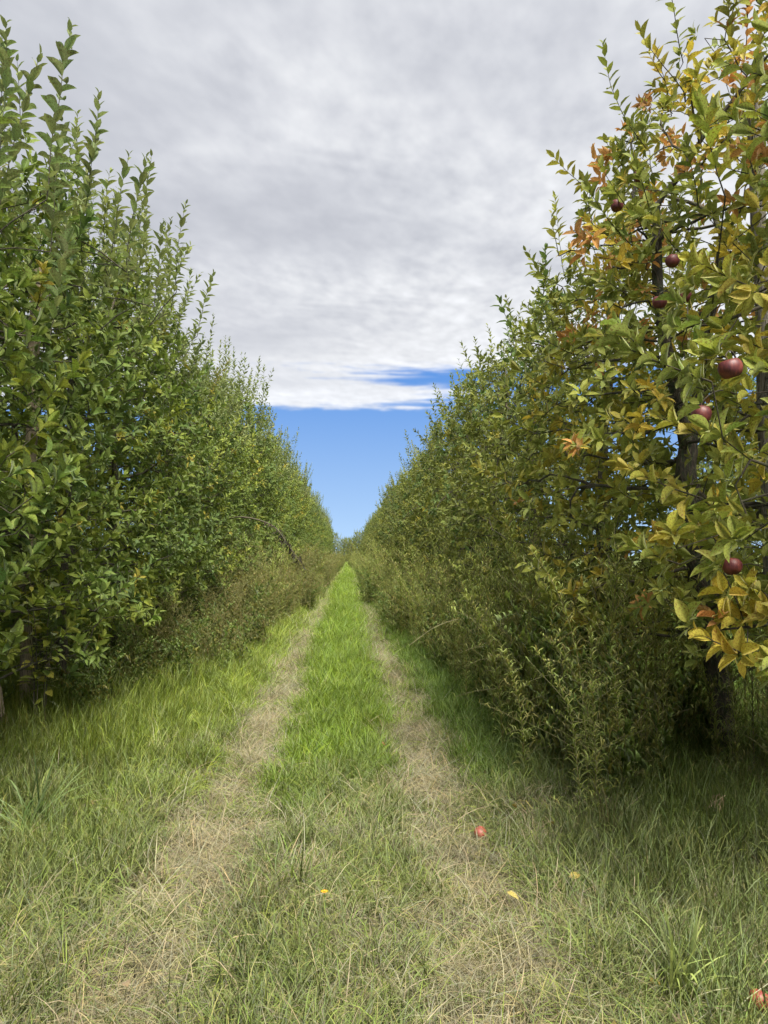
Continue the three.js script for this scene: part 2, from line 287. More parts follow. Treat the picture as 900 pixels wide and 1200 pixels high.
  function rosette(p, axis, count, base) {
    const a0 = R() * 6.28;
    for (let j = 0; j < count; j++) {
      const side = around(axis, a0 + j * GOLD + (R() - 0.5) * 0.5), tilt = 0.85 + (R() - 0.5) * 1.1 + 0.12 * (j % 3), d = axis.clone().multiplyScalar(Math.cos(tilt)).addScaledVector(side, Math.sin(tilt)).normalize();
      const n = axis.clone().addScaledVector(up, 0.4).addScaledVector(V(R() - 0.5, R() - 0.5, R() - 0.5), 1.1); n.addScaledVector(d, -n.dot(d)).normalize();
      const len = o.leaf * (0.62 + R() * 0.6);
      pickLeaf(p.clone().addScaledVector(d, 0.012).addScaledVector(axis, R() * 0.02), d, n, len, 0.37 + R() * 0.14, jit(base, R, 0.45), -0.05 + R() * 0.6, 0.2 + R() * 0.55);
    }
  }
  function shoot(p0, axis, L, base, mb, forked = false) {
    const pts = [], rr = [], m = Math.max(3, Math.round(L / 0.1)), ax = axis.clone(), p = p0.clone(), gap = o.gap ?? 0.024;
    for (let k = 0; k <= m; k++) { pts.push(p.clone()); rr.push(lerp(0.0042, 0.0013, k / m)); p.addScaledVector(ax, L / m); ax.addScaledVector(up, o.turnUp ?? 0.07).addScaledVector(V(R() - 0.5, (R() - 0.5) * 0.5, R() - 0.5), 0.22).normalize(); }
    mb.tube(pts, rr, 3);
    if (!forked && L > 0.35 && R() < 0.35) shoot(pts[Math.floor(m * (0.3 + R() * 0.3))], V(ax.x + (R() - 0.5) * 1.3, 0.9, ax.z + (R() - 0.5) * 1.3).normalize(), L * (0.25 + R() * 0.3), base, mb, true);
    const cnt = Math.floor(L / gap); let az = R() * 6.28;
    for (let j = 1; j <= cnt; j++) {
      const t = j / cnt, f = t * m, k = Math.min(m - 1, Math.floor(f)), q = pts[k].clone().lerp(pts[k + 1], f - k), axd = pts[k + 1].clone().sub(pts[k]).normalize();
      az += GOLD + (R() - 0.5) * 0.5; if (R() < 0.10 + 0.5 * sstep(0.35, 0.7, n2(j * 0.16 + L * 50, az * 0.02))) continue;
      const side = around(axd, az), tilt = lerp(1.05, 0.42, t * t) + (R() - 0.5) * 0.3, d = axd.clone().multiplyScalar(Math.cos(tilt)).addScaledVector(side, Math.sin(tilt)).normalize(), n = axd.clone().addScaledVector(d, -axd.dot(d)).normalize();
      const len = o.leaf * (1.22 + (R() - 0.5) * 0.35) * (t > 0.82 ? lerp(1, 0.5, (t - 0.82) / 0.18) : t < 0.15 ? 0.75 : 1);
      pickLeaf(q, d, n, len, 0.38 + R() * 0.12, jit(base, R, 0.28), 0.05 + R() * 0.30, 0.25 + R() * 0.35);
    }
  }
  const cx0 = (k) => { const s = V(px[k] * 0.9, 0, pz[k] * 0.9); if (s.lengthSq() < 1e-6) s.set(1, 0, 0); return s.normalize(); };
  for (let k = 8; k < N; k++) {
    if (rad[k] > 0.0135 || py[k] < o.low - 0.25) continue;
    const out = cx0(k), p = P(k), cl = o.color(p, R), thin = rad[k] < 0.006;
    if (R() < (thin ? o.spur : o.spur * 0.45)) { const axis = V(out.x * 0.5 + (R() - 0.5) * 1.5, 0.45 + (R() - 0.5) * 1.1 , out.z * 0.5 + (R() - 0.5) * 1.5).normalize(); rosette(p.clone().addScaledVector(axis, 0.02 + R() * 0.04), axis, 6 + Math.floor(R() * 4), cl); }
    if (!kids[k].length) {
      const top = sstep(o.high * 0.62, o.high * 0.92, py[k]);
      if (R() < lerp(o.shootLow, o.shootTop, top)) {
        const axis = V(out.x * o.splay * (1 - top * 0.6) + (R() - 0.5) * 0.5, o.upright + top * 0.5, out.z * o.splay * 0.6 + (R() - 0.5) * 0.5).normalize();
        shoot(p, axis, lerp(0.12 + R() * 0.36, 0.12 + R() * R() * 1.5 * o.shootLen + R() * 0.25 * o.shootLen, top), top > 0.3 && o.shootColor ? mixc(cl, o.shootColor, 0.55) : cl, owner[k]);
      } else rosette(p, V(out.x, 0.35 + (R() - 0.5), out.z).normalize(), 5 + Math.floor(R() * 3), cl);
    }
  }
  for (const s of o.extraShoots ?? []) { let best = 8, bd = 1e9; for (let k = 8; k < N; k++) { const d = (px[k] - s.at.x) ** 2 + (py[k] - s.at.y) ** 2 + (pz[k] - s.at.z) ** 2; if (d < bd) { bd = d; best = k; } } const b = P(best); owner[best].tube([b, b.clone().lerp(s.at, 0.5).add(V(0, 0.02, 0)), s.at], [0.005, 0.0045, 0.0042], 4); shoot(s.at, s.axis.clone().normalize(), s.len, s.color, owner[best]); }
  return { wood, leaves, N, px, py, pz, rad };
}
const TRI = { leaves: 0 };
function crownGeometry(leaves, near) { const mb = new MB(); for (const l of leaves) near ? mb.leaf(l) : mb.simpleLeaf(l); TRI.leaves += leaves.length; return mb.geometry(); }
// one finely shaped leaf, unit long, for leaves that can be told apart: serrated outline, folded and bent
function leafGeometry(droop, fold, curl, at) {
  const mb = new MB(), rows = 6, W = [0.08, 0.68, 0.98, 1.0, 0.9, 0.6], id = [];
  for (let k = 0; k < rows; k++) {
    const t = k / rows, dr = -droop * t * t, h = W[k] * 0.5;
    id.push([-1, -0.5, 0, 0.5, 1].map((s) => mb.v(s * h * (k % 2 ? 1.03 : 0.98), dr + Math.abs(s) * fold * h + curl * s * t * 0.12 + (Math.abs(s) === 0.5 ? 0.012 * (k % 2 ? 1 : -1) : 0), t, 0, 1, 0, (at + 0.5 + s * 0.46) / 4, t, 1, 1, 1)));
  }
  const tip = mb.v(curl * 0.05, -droop, 1, 0, 1, 0, (at + 0.5) / 4, 1, 1, 1, 1);
  for (let k = 0; k + 1 < rows; k++) for (let s = 0; s < 4; s++) mb.i.push(id[k][s], id[k + 1][s], id[k][s + 1], id[k][s + 1], id[k + 1][s], id[k + 1][s + 1]);
  for (let s = 0; s < 4; s++) mb.i.push(id[rows - 1][s], tip, id[rows - 1][s + 1]);
  const g = mb.geometry(); g.computeVertexNormals(); return g;
}
const LEAF_SHAPES = [[0.15, 0.5, 0.5, 0], [0.35, 0.35, -0.9, 1], [0.55, 0.6, 0.8, 2], [0.1, 0.8, -0.4, 3], [0.3, 0.3, 1.3, 1], [0.7, 0.5, -0.6, 0], [-0.12, 0.6, 0.7, 2]].map((a) => leafGeometry(...a));
const leafPaint = new Map();
function paintFor(col) {
  const q = col.map((x) => Math.exp(Math.round(Math.log(Math.max(x, 0.012)) / 0.16) * 0.16)), key = q.map((x) => x.toFixed(3)).join();
  if (!leafPaint.has(key)) { const m = foliage('apple_leaf_tone', 0.42, 0.16); m.map = leafMap; m.color.setRGB(...q); leafPaint.set(key, m); }
  return leafPaint.get(key);
}
const frustumPx = (w) => { const v = w.clone().applyMatrix4(camera.matrixWorldInverse); return v.z > -0.3 ? null : [450 + v.x / -v.z * FOC, 600 - v.y / -v.z * FOC, -v.z]; };
function assembleTree(data, label, group, pos, single = 0, clear = []) {
  const t = thing('apple_tree', label, 'apple tree', pos, group); t.userData.kindName = 'apple_tree';
  part(t, 'trunk', data.wood.trunk.geometry(), M.bark);
  for (const b of data.wood.branches) part(t, 'branch', b.geometry(), M.twig);
  let rest = data.leaves;
  if (clear.length) rest = rest.filter((l) => { const w = l.p.clone().addScaledVector(l.d, l.len * 0.5).add(pos); return !clear.some((c) => c.some(([q, r]) => q.distanceToSquared(w) < r * r)); });
  if (single) {
    const seen = []; const scored = rest.map((l, k) => { const w = l.p.clone().addScaledVector(l.d, l.len * 0.5).add(pos), s = frustumPx(w); return s && s[0] > -5 && s[0] < 905 && s[1] > -5 && s[1] < 1205 ? [l.len / s[2], k] : null; }).filter(Boolean).sort((a, b) => b[0] - a[0]).slice(0, single);
    const chosen = new Set(scored.map((s) => s[1])), m4 = new THREE.Matrix4();
    rest.forEach((l, k) => { if (!chosen.has(k)) return; const shape = LEAF_SHAPES[(k * 7) % LEAF_SHAPES.length], o = part(t, 'leaf', shape, paintFor(l.col)), side = V().crossVectors(l.n, l.d); m4.makeBasis(side.multiplyScalar(l.wid), l.n.clone().multiplyScalar(l.len), l.d.clone().multiplyScalar(l.len)); m4.setPosition(l.p); m4.decompose(o.position, o.quaternion, o.scale); });
    rest = rest.filter((l, k) => !chosen.has(k));
  }
  const c = part(t, 'crown', crownGeometry(rest, single > 0), M.leaf); c.userData.kind = 'stuff';
  return t;
}
const seedTrunk = (s, h, lean = 0) => { const R = rng(s + 900), j = (a) => (R() - 0.5) * a; return [V(0, -0.06, 0), V(j(0.05), 0.5, j(0.06)), V(j(0.14) + lean * 0.3, 1.1, j(0.16)), V(j(0.2) + lean * 0.6, h * 0.55, j(0.22)), V(j(0.24) + lean, h * 0.82, j(0.3)), V(j(0.3) + lean, h, j(0.3))]; };
// the green row: tall and broad, with many upright shoots on top
const halfL = (y) => (y < 0.4 ? 0 : y < 1.0 ? lerp(0.8, 1.14, (y - 0.4) / 0.6) : y < 3.4 ? 1.14 : lerp(1.14, 0.62, clamp((y - 3.4) / 1.1)));
const colorL = (p, R) => { const w = n3(p.x * 1.1 + 4, p.y * 0.9, p.z * 1.1) + (R() - 0.5) * 1.0; return R() < 0.02 ? G.gold : w > 0.5 ? mixc(G.bright, G.mid, 0.35) : w > 0 ? G.mid : w > -0.6 ? mixc(G.mid, G.deep, 0.5) : G.deep; };
const styleL = { half: halfL, low: 0.45, high: 4.5, attractors: 2300, rise: 0.16, leaf: 0.084, spur: 0.85, shootLow: 0.55, shootTop: 0.85, shootLen: 0.85, splay: 0.9, upright: 0.75, color: colorL, shootColor: G.pale, baseR: 0.075 };
// the turning row: rounder, lower, yellowing, mostly spur rosettes
const halfR = (y, s) => (y < 0.55 ? 0 : y < 1.1 ? lerp(0.85, 1.18, (y - 0.55) / 0.55) : y < 2.4 ? 1.18 : lerp(1.18, 0.42, clamp((y - 2.4) / 1.9)));
const colorR = (p, R) => { const w = n3(p.x * 1.0 + 14, p.y * 0.9, p.z * 1.0) + (R() - 0.5) * 0.8; return w > 0.95 ? G.gold : w > 0.55 ? mixc(G.olive, G.bright, 0.4) : w > -0.1 ? mixc(G.olive, G.mid, 0.5) : w > -0.6 ? mixc(G.moss, G.mid, 0.4) : G.deep; };
const styleR = { half: halfR, low: 0.8, high: 4.25, attractors: 2000, rise: 0.03, leaf: 0.08, spur: 0.92, shootLow: 0.18, shootTop: 0.5, shootLen: 0.6, splay: 1.35, upright: 0.45, color: colorR, baseR: 0.085 };

// near trees of the green row
const gapAt = (px, py, d, r) => { const a = pix(px, py, d), n = []; for (let k = 0; k < 14; k++) n.push([a.clone().lerp(camera.position, k * 0.045), r * (1 - k * 0.03)]); return n; };
const GAPS_L = [[40, 470, 6.6, 0.07], [40, 510, 6.6, 0.1], [40, 540, 6.6, 0.08], [75, 770, 7.6, 0.16], [70, 730, 7.6, 0.12], [148, 590, 9.6, 0.1], [60, 490, 9, 0.08], [110, 505, 9, 0.09], [12, 848, 5.8, 0.2], [4, 815, 5.8, 0.18], [45, 770, 5.8, 0.2], [48, 815, 5.8, 0.22], [50, 850, 5.8, 0.2], [42, 730, 5.8, 0.12]].map((g) => gapAt(...g));
const GREEN = 'apple trees in the tall green row', TURN = 'apple trees in the yellowing row';
{
  const L = (seed, d, label, extra = {}, single = 300) => assembleTree(growTree({ ...styleL, seed, trunk: seedTrunk(seed, 3.7), fine: true, attractors: 1750, ...extra }), label, GREEN, V(ROW_L, 0, -d), single, GAPS_L);
  const tall = (list) => ({ extraShoots: list.map(([x, y, z, len]) => ({ at: V(x, y, z), axis: V((x * 7 % 0.2) - 0.08, 1, (z * 5 % 0.2)), len, color: mixc(G.mid, G.pale, 0.6) })) });
  L(101, 3.6, 'green apple tree whose leafy branches hang out before the leaning stake', { low: 0.6, behind: 0.55, ...tall([[1.22, 2.5, -0.5, 0.75], [1.22, 3.25, -0.42, 1.05], [1.0, 3.2, -0.3, 0.95], [1.12, 3.1, -0.75, 0.9], [0.9, 3.3, -0.6, 1.0]]) });
  L(102, 5.7, 'green apple tree with tall pale shoots, beside the pale round post', { low: 0.35, ...tall([[1.15, 3.6, -0.3, 1.0], [1.0, 3.6, -0.1, 0.85], [1.22, 3.4, -0.55, 0.75], [1.3, 3.3, 0.5, 0.8], [0.9, 3.7, 0.2, 0.95], [1.25, 3.2, 0.1, 0.7]]) });
  L(103, 7.75, 'green apple tree with dark twin trunks showing above the grass behind the sapling', { forks: [[V(0.0, 0.05, 0.02), V(-0.15, 0.4, 0.12), V(-0.22, 1.0, 0.2), V(-0.3, 2.0, 0.4), V(-0.3, 3.0, 0.5)]], low: 0.6, ...tall([[1.12, 3.95, 0.25, 0.95], [1.0, 3.85, -0.05, 0.8], [1.2, 3.7, -0.4, 0.75]]) });
}
// near trees of the yellowing row
const GAPS_R = [[893, 330, 4.5, 0.08], [893, 450, 4.5, 0.1], [893, 520, 4.5, 0.08], [832, 470, 4.95, 0.1], [822, 525, 4.95, 0.13], [815, 570, 4.95, 0.1], [845, 800, 4.9, 0.15], [848, 850, 4.9, 0.16], [850, 580, 4.6, 0.07], [780, 170, 4.9, 0.08], [885, 130, 4.6, 0.08], [868, 590, 4.6, 0.1], [888, 595, 4.6, 0.1], [878, 625, 4.6, 0.08]].map((g) => gapAt(...g));
const apples = [[856, 432, 2.55, 0.078], [822, 486, 2.85, 0.074], [723, 241, 4.45, 0.075], [749, 207, 4.7, 0.072], [773, 354, 3.8, 0.074], [803, 348, 3.9, 0.072], [788, 306, 4.1, 0.074], [858, 664, 3.05, 0.075]].map(([x, y, d, s]) => ({ at: pix(x, y, d), size: s }));
const clearings = apples.map((a) => { const to = camera.position.clone().sub(a.at).normalize(); return [[a.at, a.size * 0.75], [a.at.clone().addScaledVector(to, 0.08), 0.062], [a.at.clone().addScaledVector(to, 0.17), 0.06], [a.at.clone().addScaledVector(to, 0.27), 0.05]]; });
const nearRight = [];
{
  const colorNear = (p, R) => { const w = n3(p.x * 1.3 + 3.5, p.y * 1.25 + 0.6, p.z * 1.3) + (R() - 0.5) * 0.7 - 0.12, a = n3(p.x * 1.6 - 7, p.y * 1.6, p.z * 1.6 + 2); return a > 0.85 - 0.5 * sstep(2.3, 3.2, p.y) ? (R() < 0.6 ? G.amber : G.yellow) : w > 0.6 ? G.yellow : w > 0.2 ? G.gold : w > -0.3 ? mixc(G.olive, G.bright, 0.5) : mixc(G.mid, G.olive, 0.5); };
  const Rr = (seed, x, d, label, extra, single = 300) => { const data = growTree({ ...styleR, seed, fine: true, color: colorNear, ...extra }), pos = V(x, 0, -d); const t = assembleTree(data, label, TURN, pos, single, clearings.concat(GAPS_R)); nearRight.push({ data, pos, t }); };
  Rr(201, 2.55, 2.55, 'yellow leaved apple tree with orange clusters and red apples, overhanging the wheel track', { trunk: seedTrunk(201, 3.3), attractors: 2100, leaf: 0.078, low: 0.95, high: 4.6, behind: 0.3, half: (y, s) => halfR(y, s) * (s < 0 ? 1.1 : 1), long: 1.25 });
  Rr(202, 2.46, 5.0, 'yellowing apple tree with a forked grey trunk and red apples near the weathered post', {
    trunk: [V(0.02, -0.06, 0), V(0.0, 0.4, 0.0), V(-0.08, 0.95, 0.02), V(-0.19, 1.6, 0.03), V(-0.2, 2.1, 0.02), V(-0.02, 2.75, -0.05), V(0.12, 3.6, -0.1)],
    forks: [[V(-0.2, 2.05, 0.02), V(-0.32, 2.45, 0.12), V(-0.45, 3.0, 0.2), V(-0.5, 3.6, 0.3)]], baseR: 0.082, low: 0.65, attractors: 2400, high: 4.65, half: (y, s) => halfR(y < 1.4 ? y : Math.max(1.4, y - 0.35), s) * (s < 0 ? 1.12 : 1), extraShoots: [[800, 105, 4.25, -0.6, 0.75, 0.45, G.gold], [860, 60, 4.3, -0.2, 1, 0.35, G.olive], [634, 372, 6.0, 0.1, 1, 0.55, G.deep], [604, 398, 6.0, -0.4, 1, 0.35, G.deep], [655, 300, 5.2, -0.2, 1, 0.3, G.olive], [850, 230, 2.9, -0.35, 1, 0.4, G.bright]].map(([x, y, d, ax, ay, len, color]) => ({ at: pix(x, y, d).sub(V(2.46, 0, -5.0)), axis: V(ax, ay, 0.05), len, color })) });
}
{
  const { t, pos } = nearRight[1], bare = (list, r0, r1) => { const mb = new MB(), c = new THREE.CatmullRomCurve3(list.map(([x, y, d]) => pix(x, y, d).sub(pos))).getPoints(10); mb.tube(c, c.map((_, k) => lerp(r0, r1, k / 10)), 8, [1, 1, 1], 0.2, true); part(t, 'bare_branch', mb.geometry(), M.bark); };
  bare([[818, 640, 5.0], [866, 628, 4.85], [898, 592, 4.75], [915, 560, 4.7]], 0.03, 0.018);
  bare([[912, 588, 4.72], [885, 590, 4.7], [838, 592, 4.68]], 0.016, 0.011);
}
// the rest of both rows: five trees of each kind, repeated
{
  const kindsL = [111, 112, 113, 114].map((seed) => growTree({ ...styleL, seed, trunk: seedTrunk(seed, 3.7), low: 0.3, half: (y) => halfL(y + 0.15) })), kindsR = [211, 212, 213, 214].map((seed) => growTree({ ...styleR, seed, trunk: seedTrunk(seed, 3.3), low: 0.45, half: (y, q) => halfR(y + 0.15, q) }));
  const R = rng(77);
  const row = (kinds, x, from, gap, to, label, group, jitter) => {
    const first = [];
    let k = 0;
    for (let d = from; d < to; d += gap * (0.94 + R() * 0.12), k++) {
      const j = k < kinds.length ? k : Math.floor(R() * kinds.length);
      let t; if (!first[j]) t = first[j] = assembleTree(kinds[j], label, group, V(0, 0, 0)); else t = copyOf(first[j], label, group);
      t.position.set(x + (R() - 0.5) * 0.16, 0, -d); t.rotation.y = k % 2 ? Math.PI + (R() - 0.5) * 0.5 : (R() - 0.5) * 0.5; const s = 0.95 + R() * 0.11; t.scale.set(s, s * (0.95 + R() * jitter), s);
    }
    return first;
  };
  const fl = row(kindsL, ROW_L, 9.85, 2.08, 92, 'green apple tree with upright shoots, further down the row past the dark twin trunks', GREEN, 0.16);
  const fr = row(kindsR, ROW_R, 7.4, 2.4, 92, 'olive green apple tree further down the row past the forked grey trunk', TURN, 0.12);
  for (let k = 0; k < 9; k++) { const t = copyOf(fl[k % 4], 'apple tree in the next row, glimpsed through gaps in the tall green row', 'apple trees in the next rows'); t.position.set(-8.2 + (R() - 0.5) * 0.2, 0, -5 - k * 2.3); t.rotation.y = R() * 6; t.scale.setScalar(0.93); }
  for (let k = 0; k < 6; k++) { const t = copyOf(fr[k % 4], 'apple tree in the next row, glimpsed through gaps in the yellowing row', 'apple trees in the next rows'); t.position.set(7.7 + (R() - 0.5) * 0.2, 0, -4 - k * 2.4); t.rotation.y = R() * 6; }
  for (const [x, d, s] of [[0.5, 96, 0.75], [1.4, 97, 0.95], [-0.5, 98, 0.74], [-1.6, 97, 0.9], [0.0, 99.5, 0.78], [1.0, 100, 0.8]]) { const t = copyOf(fr[Math.floor(R() * 4)], 'dark tree closing off the far end of the grass alley', 'trees at the end of the alley'); t.position.set(x, 0, -d); t.scale.setScalar(s); }
}

// ------------------------------------------------------------------ tall weeds along the foot of the rows
function weedPlant(seed, o) {
  const R = rng(seed), stem = new MB(), fol = new MB(), stems = o.stems;
  for (let s = 0; s < stems; s++) {
    const h = o.h * (0.65 + R() * 0.5), az = R() * 6.28, lean = o.lean * (0.4 + R()), pts = [], rr = [], m = 9; let p = V(Math.cos(az) * 0.05 * R() * stems, -0.03, Math.sin(az) * 0.05 * R() * stems);
    for (let k = 0; k <= m; k++) { const t = k / m, th = lean * t * t; pts.push(p.clone()); rr.push(lerp(o.r, 0.0012, t)); p.x += Math.cos(az) * Math.sin(th) * h / m + (R() - 0.5) * 0.012; p.z += Math.sin(az) * Math.sin(th) * h / m + (R() - 0.5) * 0.012; p.y += Math.cos(th) * h / m; }
    const sc = jit(o.stemCol, R, 0.3); stem.tube(pts, rr, 4, sc);
    const cnt = Math.floor(o.leaves * (0.7 + R() * 0.6)); let a = R() * 6;
    for (let j = 0; j < cnt; j++) {
      const t = lerp(o.from, 1, (j + R()) / cnt), f = t * m, k = Math.min(m - 1, Math.floor(f)), q = pts[k].clone().lerp(pts[k + 1], f - k); a += GOLD;
      const droopy = o.droop * (0.6 + R() * 0.8), c = jit(R() < o.tanShare ? o.tan : o.col, R, 0.4), len = o.leaf * (0.5 + R() * 0.8) * lerp(1.1, 0.6, t);
      if (o.twigs && R() < o.twigs) {        // a side twig with small leaves of its own
        const L2 = h * 0.22 * (0.5 + R()) * (1.15 - t * 0.6), el = 0.5 + R() * 0.6, e = q.clone().add(V(Math.cos(a) * L2 * Math.sin(el + 0.4), L2 * Math.cos(el) * (R() < 0.25 ? -0.3 : 1), Math.sin(a) * L2 * Math.sin(el + 0.4)));
        stem.tube([q, q.clone().lerp(e, 0.5).add(V(0, 0.01, 0)), e], [0.0018, 0.0014, 0.0008], 3, sc);
        for (let b = 0; b < 7; b++) { const w = q.clone().lerp(e, 0.2 + b * 0.13); fol.blade(w.x, w.y, w.z, R() * 6.28, len * (0.5 + R() * 0.5), o.wid * (0.7 + R() * 0.5), droopy * (0.5 + R() * 0.8), jit(c, R, 0.2), 2, R()); }
      } else fol.blade(q.x, q.y, q.z, a, len, o.wid * (0.7 + R() * 0.6), droopy, c, 3, (R() - 0.5));
    }
  }
  return { stem: stem.geometry(), fol: fol.geometry() };
}
const droopers = [301, 302, 303, 304].map((s) => weedPlant(s, { stems: 5, h: 1.1, r: 0.0045, lean: 0.7, leaves: 170, from: 0.08, leaf: 0.095, wid: 0.0062, droop: 2.2, twigs: 0.1, col: [0.33, 0.40, 0.085], tan: [0.43, 0.40, 0.12], tanShare: 0.25, stemCol: [0.17, 0.16, 0.07] }));
const twiggy = [311, 312, 313, 314].map((s) => weedPlant(s, { stems: 7, h: 1.05, r: 0.004, lean: 0.75, leaves: 75, from: 0.15, leaf: 0.042, wid: 0.014, droop: 1.5, twigs: 0.5, col: [0.25, 0.27, 0.06], tan: [0.36, 0.30, 0.10], tanShare: 0.25, stemCol: [0.22, 0.21, 0.08] }));
const greens = [321, 322, 323].map((s) => weedPlant(s, { stems: 6, h: 0.75, r: 0.004, lean: 0.8, leaves: 70, from: 0.1, leaf: 0.07, wid: 0.016, droop: 1.5, twigs: 0.3, col: [0.21, 0.30, 0.06], tan: [0.31, 0.31, 0.07], tanShare: 0.3, stemCol: [0.10, 0.12, 0.05] }));
{
  const R = rng(55), place = (shape, x, z, s, name, label, group) => { const t = thing(name, label, 'weed', V(x, groundY(x, z) - 0.01, z), group); part(t, 'stem', shape.stem, M.stem); const f = part(t, 'foliage', shape.fol, M.weed); f.userData.kind = 'stuff'; t.rotation.y = R() * 6.28; t.scale.set(s * (0.95 + R() * 0.15), s * (0.85 + R() * 0.4), s); };
  const DR = 'tall drooping weeds at the foot of the yellowing row', TW = 'twiggy weeds at the foot of the green row';
  for (let d = 4.1; d < 14; d += 0.13 + R() * 0.13) { const edge = lerp(1.36, 1.15, sstep(4.2, 8, d)), x = edge + R() * R() * 1.3; if (Math.hypot(x - 2.4, d - 5.0) < 0.3) continue; const dr = R() < (d < 7 ? 0.85 : 0.6); place(dr ? droopers[Math.floor(R() * 4)] : greens[Math.floor(R() * 3)], x, -d, 0.85 + R() * 0.5, dr ? 'tall_weed' : 'leafy_weed', dr ? 'tall narrow-leaved drooping weed under the yellowing apple trees' : 'broader-leaved green weed under the yellowing apple trees', dr ? DR : 'leafy weeds at the foot of the yellowing row'); }
  for (let d = 6.3; d < 16; d += 0.16 + R() * 0.16) { const edge = lerp(-2.05, -1.45, sstep(6.2, 9.5, d)), x = edge - R() * R() * 1.2; if (Math.hypot(x - ROW_L, d - 7.75) < 0.45) continue; const tw = R() < lerp(0.2, 0.5, sstep(7, 10, d)); place(tw ? twiggy[Math.floor(R() * 4)] : greens[Math.floor(R() * 3)], x, -d, 0.75 + R() * 0.45, tw ? 'twiggy_weed' : 'leafy_weed', tw ? 'twiggy olive weed under the tall green apple trees' : 'broader-leaved green weed under the tall green apple trees', tw ? TW : 'leafy weeds at the foot of the green row'); }
  for (let k = 0; k < 16; k++) { const x = 1.9 + R() * 1.1, d = 4.25 + R() * 1.7; if (Math.hypot(x - 2.46, d - 5.0) < 0.16 || Math.hypot(x - 2.56, d - 4.6) < 0.12) continue; place(k % 3 ? droopers[k % 4] : greens[k % 3], x, -d, 0.6 + R() * 0.4, k % 3 ? 'tall_weed' : 'leafy_weed', k % 3 ? 'tall narrow-leaved drooping weed under the yellowing apple trees' : 'broader-leaved green weed under the yellowing apple trees', k % 3 ? DR : 'leafy weeds at the foot of the yellowing row'); }
  // further off the weeds run together
  const mass = (shapes, side, label, name) => {
    shapes.forEach((sh, si) => {
      const list = []; for (let d = 12.5 + si * 0.1; d < 92; d += (0.34 + R() * 0.25) * (d > 40 ? 1.6 : 1)) { const inner = side > 0 ? lerp(1.25, 1.0, sstep(10, 20, d)) - 0.28 * sstep(30, 70, d) : lerp(-1.55, -1.12, sstep(12, 24, d)) + 0.28 * sstep(30, 70, d); for (let q = 0; q < 2; q++) { const x = inner + side * (R() * R() * 1.2 - 0.16 + 0.22 * n2(d * 0.55, side * 7)); list.push([x, -d - R() * 0.3, (0.45 + R() * R() * 1.0) * (0.85 + 0.55 * n2(d * 0.42, side * 5) + 0.25 * n2(d * 1.3, side * 9 + 3))]); } }
      for (const [g, mt, nm] of [[sh.fol, M.weed, name], [sh.stem, M.stem, name + '_stems']]) {
        const im = new THREE.InstancedMesh(g, mt, list.length), m4 = new THREE.Matrix4(), q4 = new THREE.Quaternion(), RR = rng(900 + si);
        list.forEach(([x, z, s], k) => { q4.setFromAxisAngle(V(0, 1, 0), RR() * 6.28); m4.compose(V(x, groundY(x, z) - 0.01, z), q4, V(s * 1.15, s, s * 1.15)); im.setMatrixAt(k, m4); });
        im.name = numbered(nm); tag(im, label, 'undergrowth', null, 'stuff'); scene.add(im);
      }
    });
  };
  mass([twiggy[0], greens[1], droopers[1], greens[2], twiggy[3]], -1, 'olive undergrowth running on along the green row', 'undergrowth');
  mass([droopers[0], droopers[2], greens[1], greens[0]], 1, 'olive undergrowth running on along the yellowing row', 'undergrowth');
}

// ------------------------------------------------------------------ grass
function tuft(seed, blades, o) {
  const R = rng(seed), mb = new MB();
  for (let k = 0; k < blades; k++) { const a = R() * 6.28, r = Math.sqrt(R()) * o.r, t = 0.72 + R() * 0.56, tan = R() < o.dead ? [1.5 * t, 1.15 * t, 1.7 * t] : [t * (0.9 + R() * 0.2), t, t * (0.8 + R() * 0.4)]; mb.blade(Math.cos(a) * r, -0.01, Math.sin(a) * r, R() * 6.28, o.h * (0.45 + R() * 0.75), o.w * (0.7 + R() * 0.6), o.lean * (0.35 + R() * 0.9), tan, 3, (R() - 0.5) * 1.5); }
  return mb.geometry();
}
const TUFT = {
  green: [401, 402, 403, 404].map((s) => tuft(s, 28, { r: 0.085, h: 0.15, w: 0.0029, lean: 1.9, dead: 0.07 })),
  mat: [411, 412, 413, 414].map((s) => tuft(s, 28, { r: 0.095, h: 0.15, w: 0.0028, lean: 2.2, dead: 0.24 })),
  straw: [421, 422, 423, 424].map((s) => tuft(s, 28, { r: 0.11, h: 0.17, w: 0.0023, lean: 2.3, dead: 0 })),
};
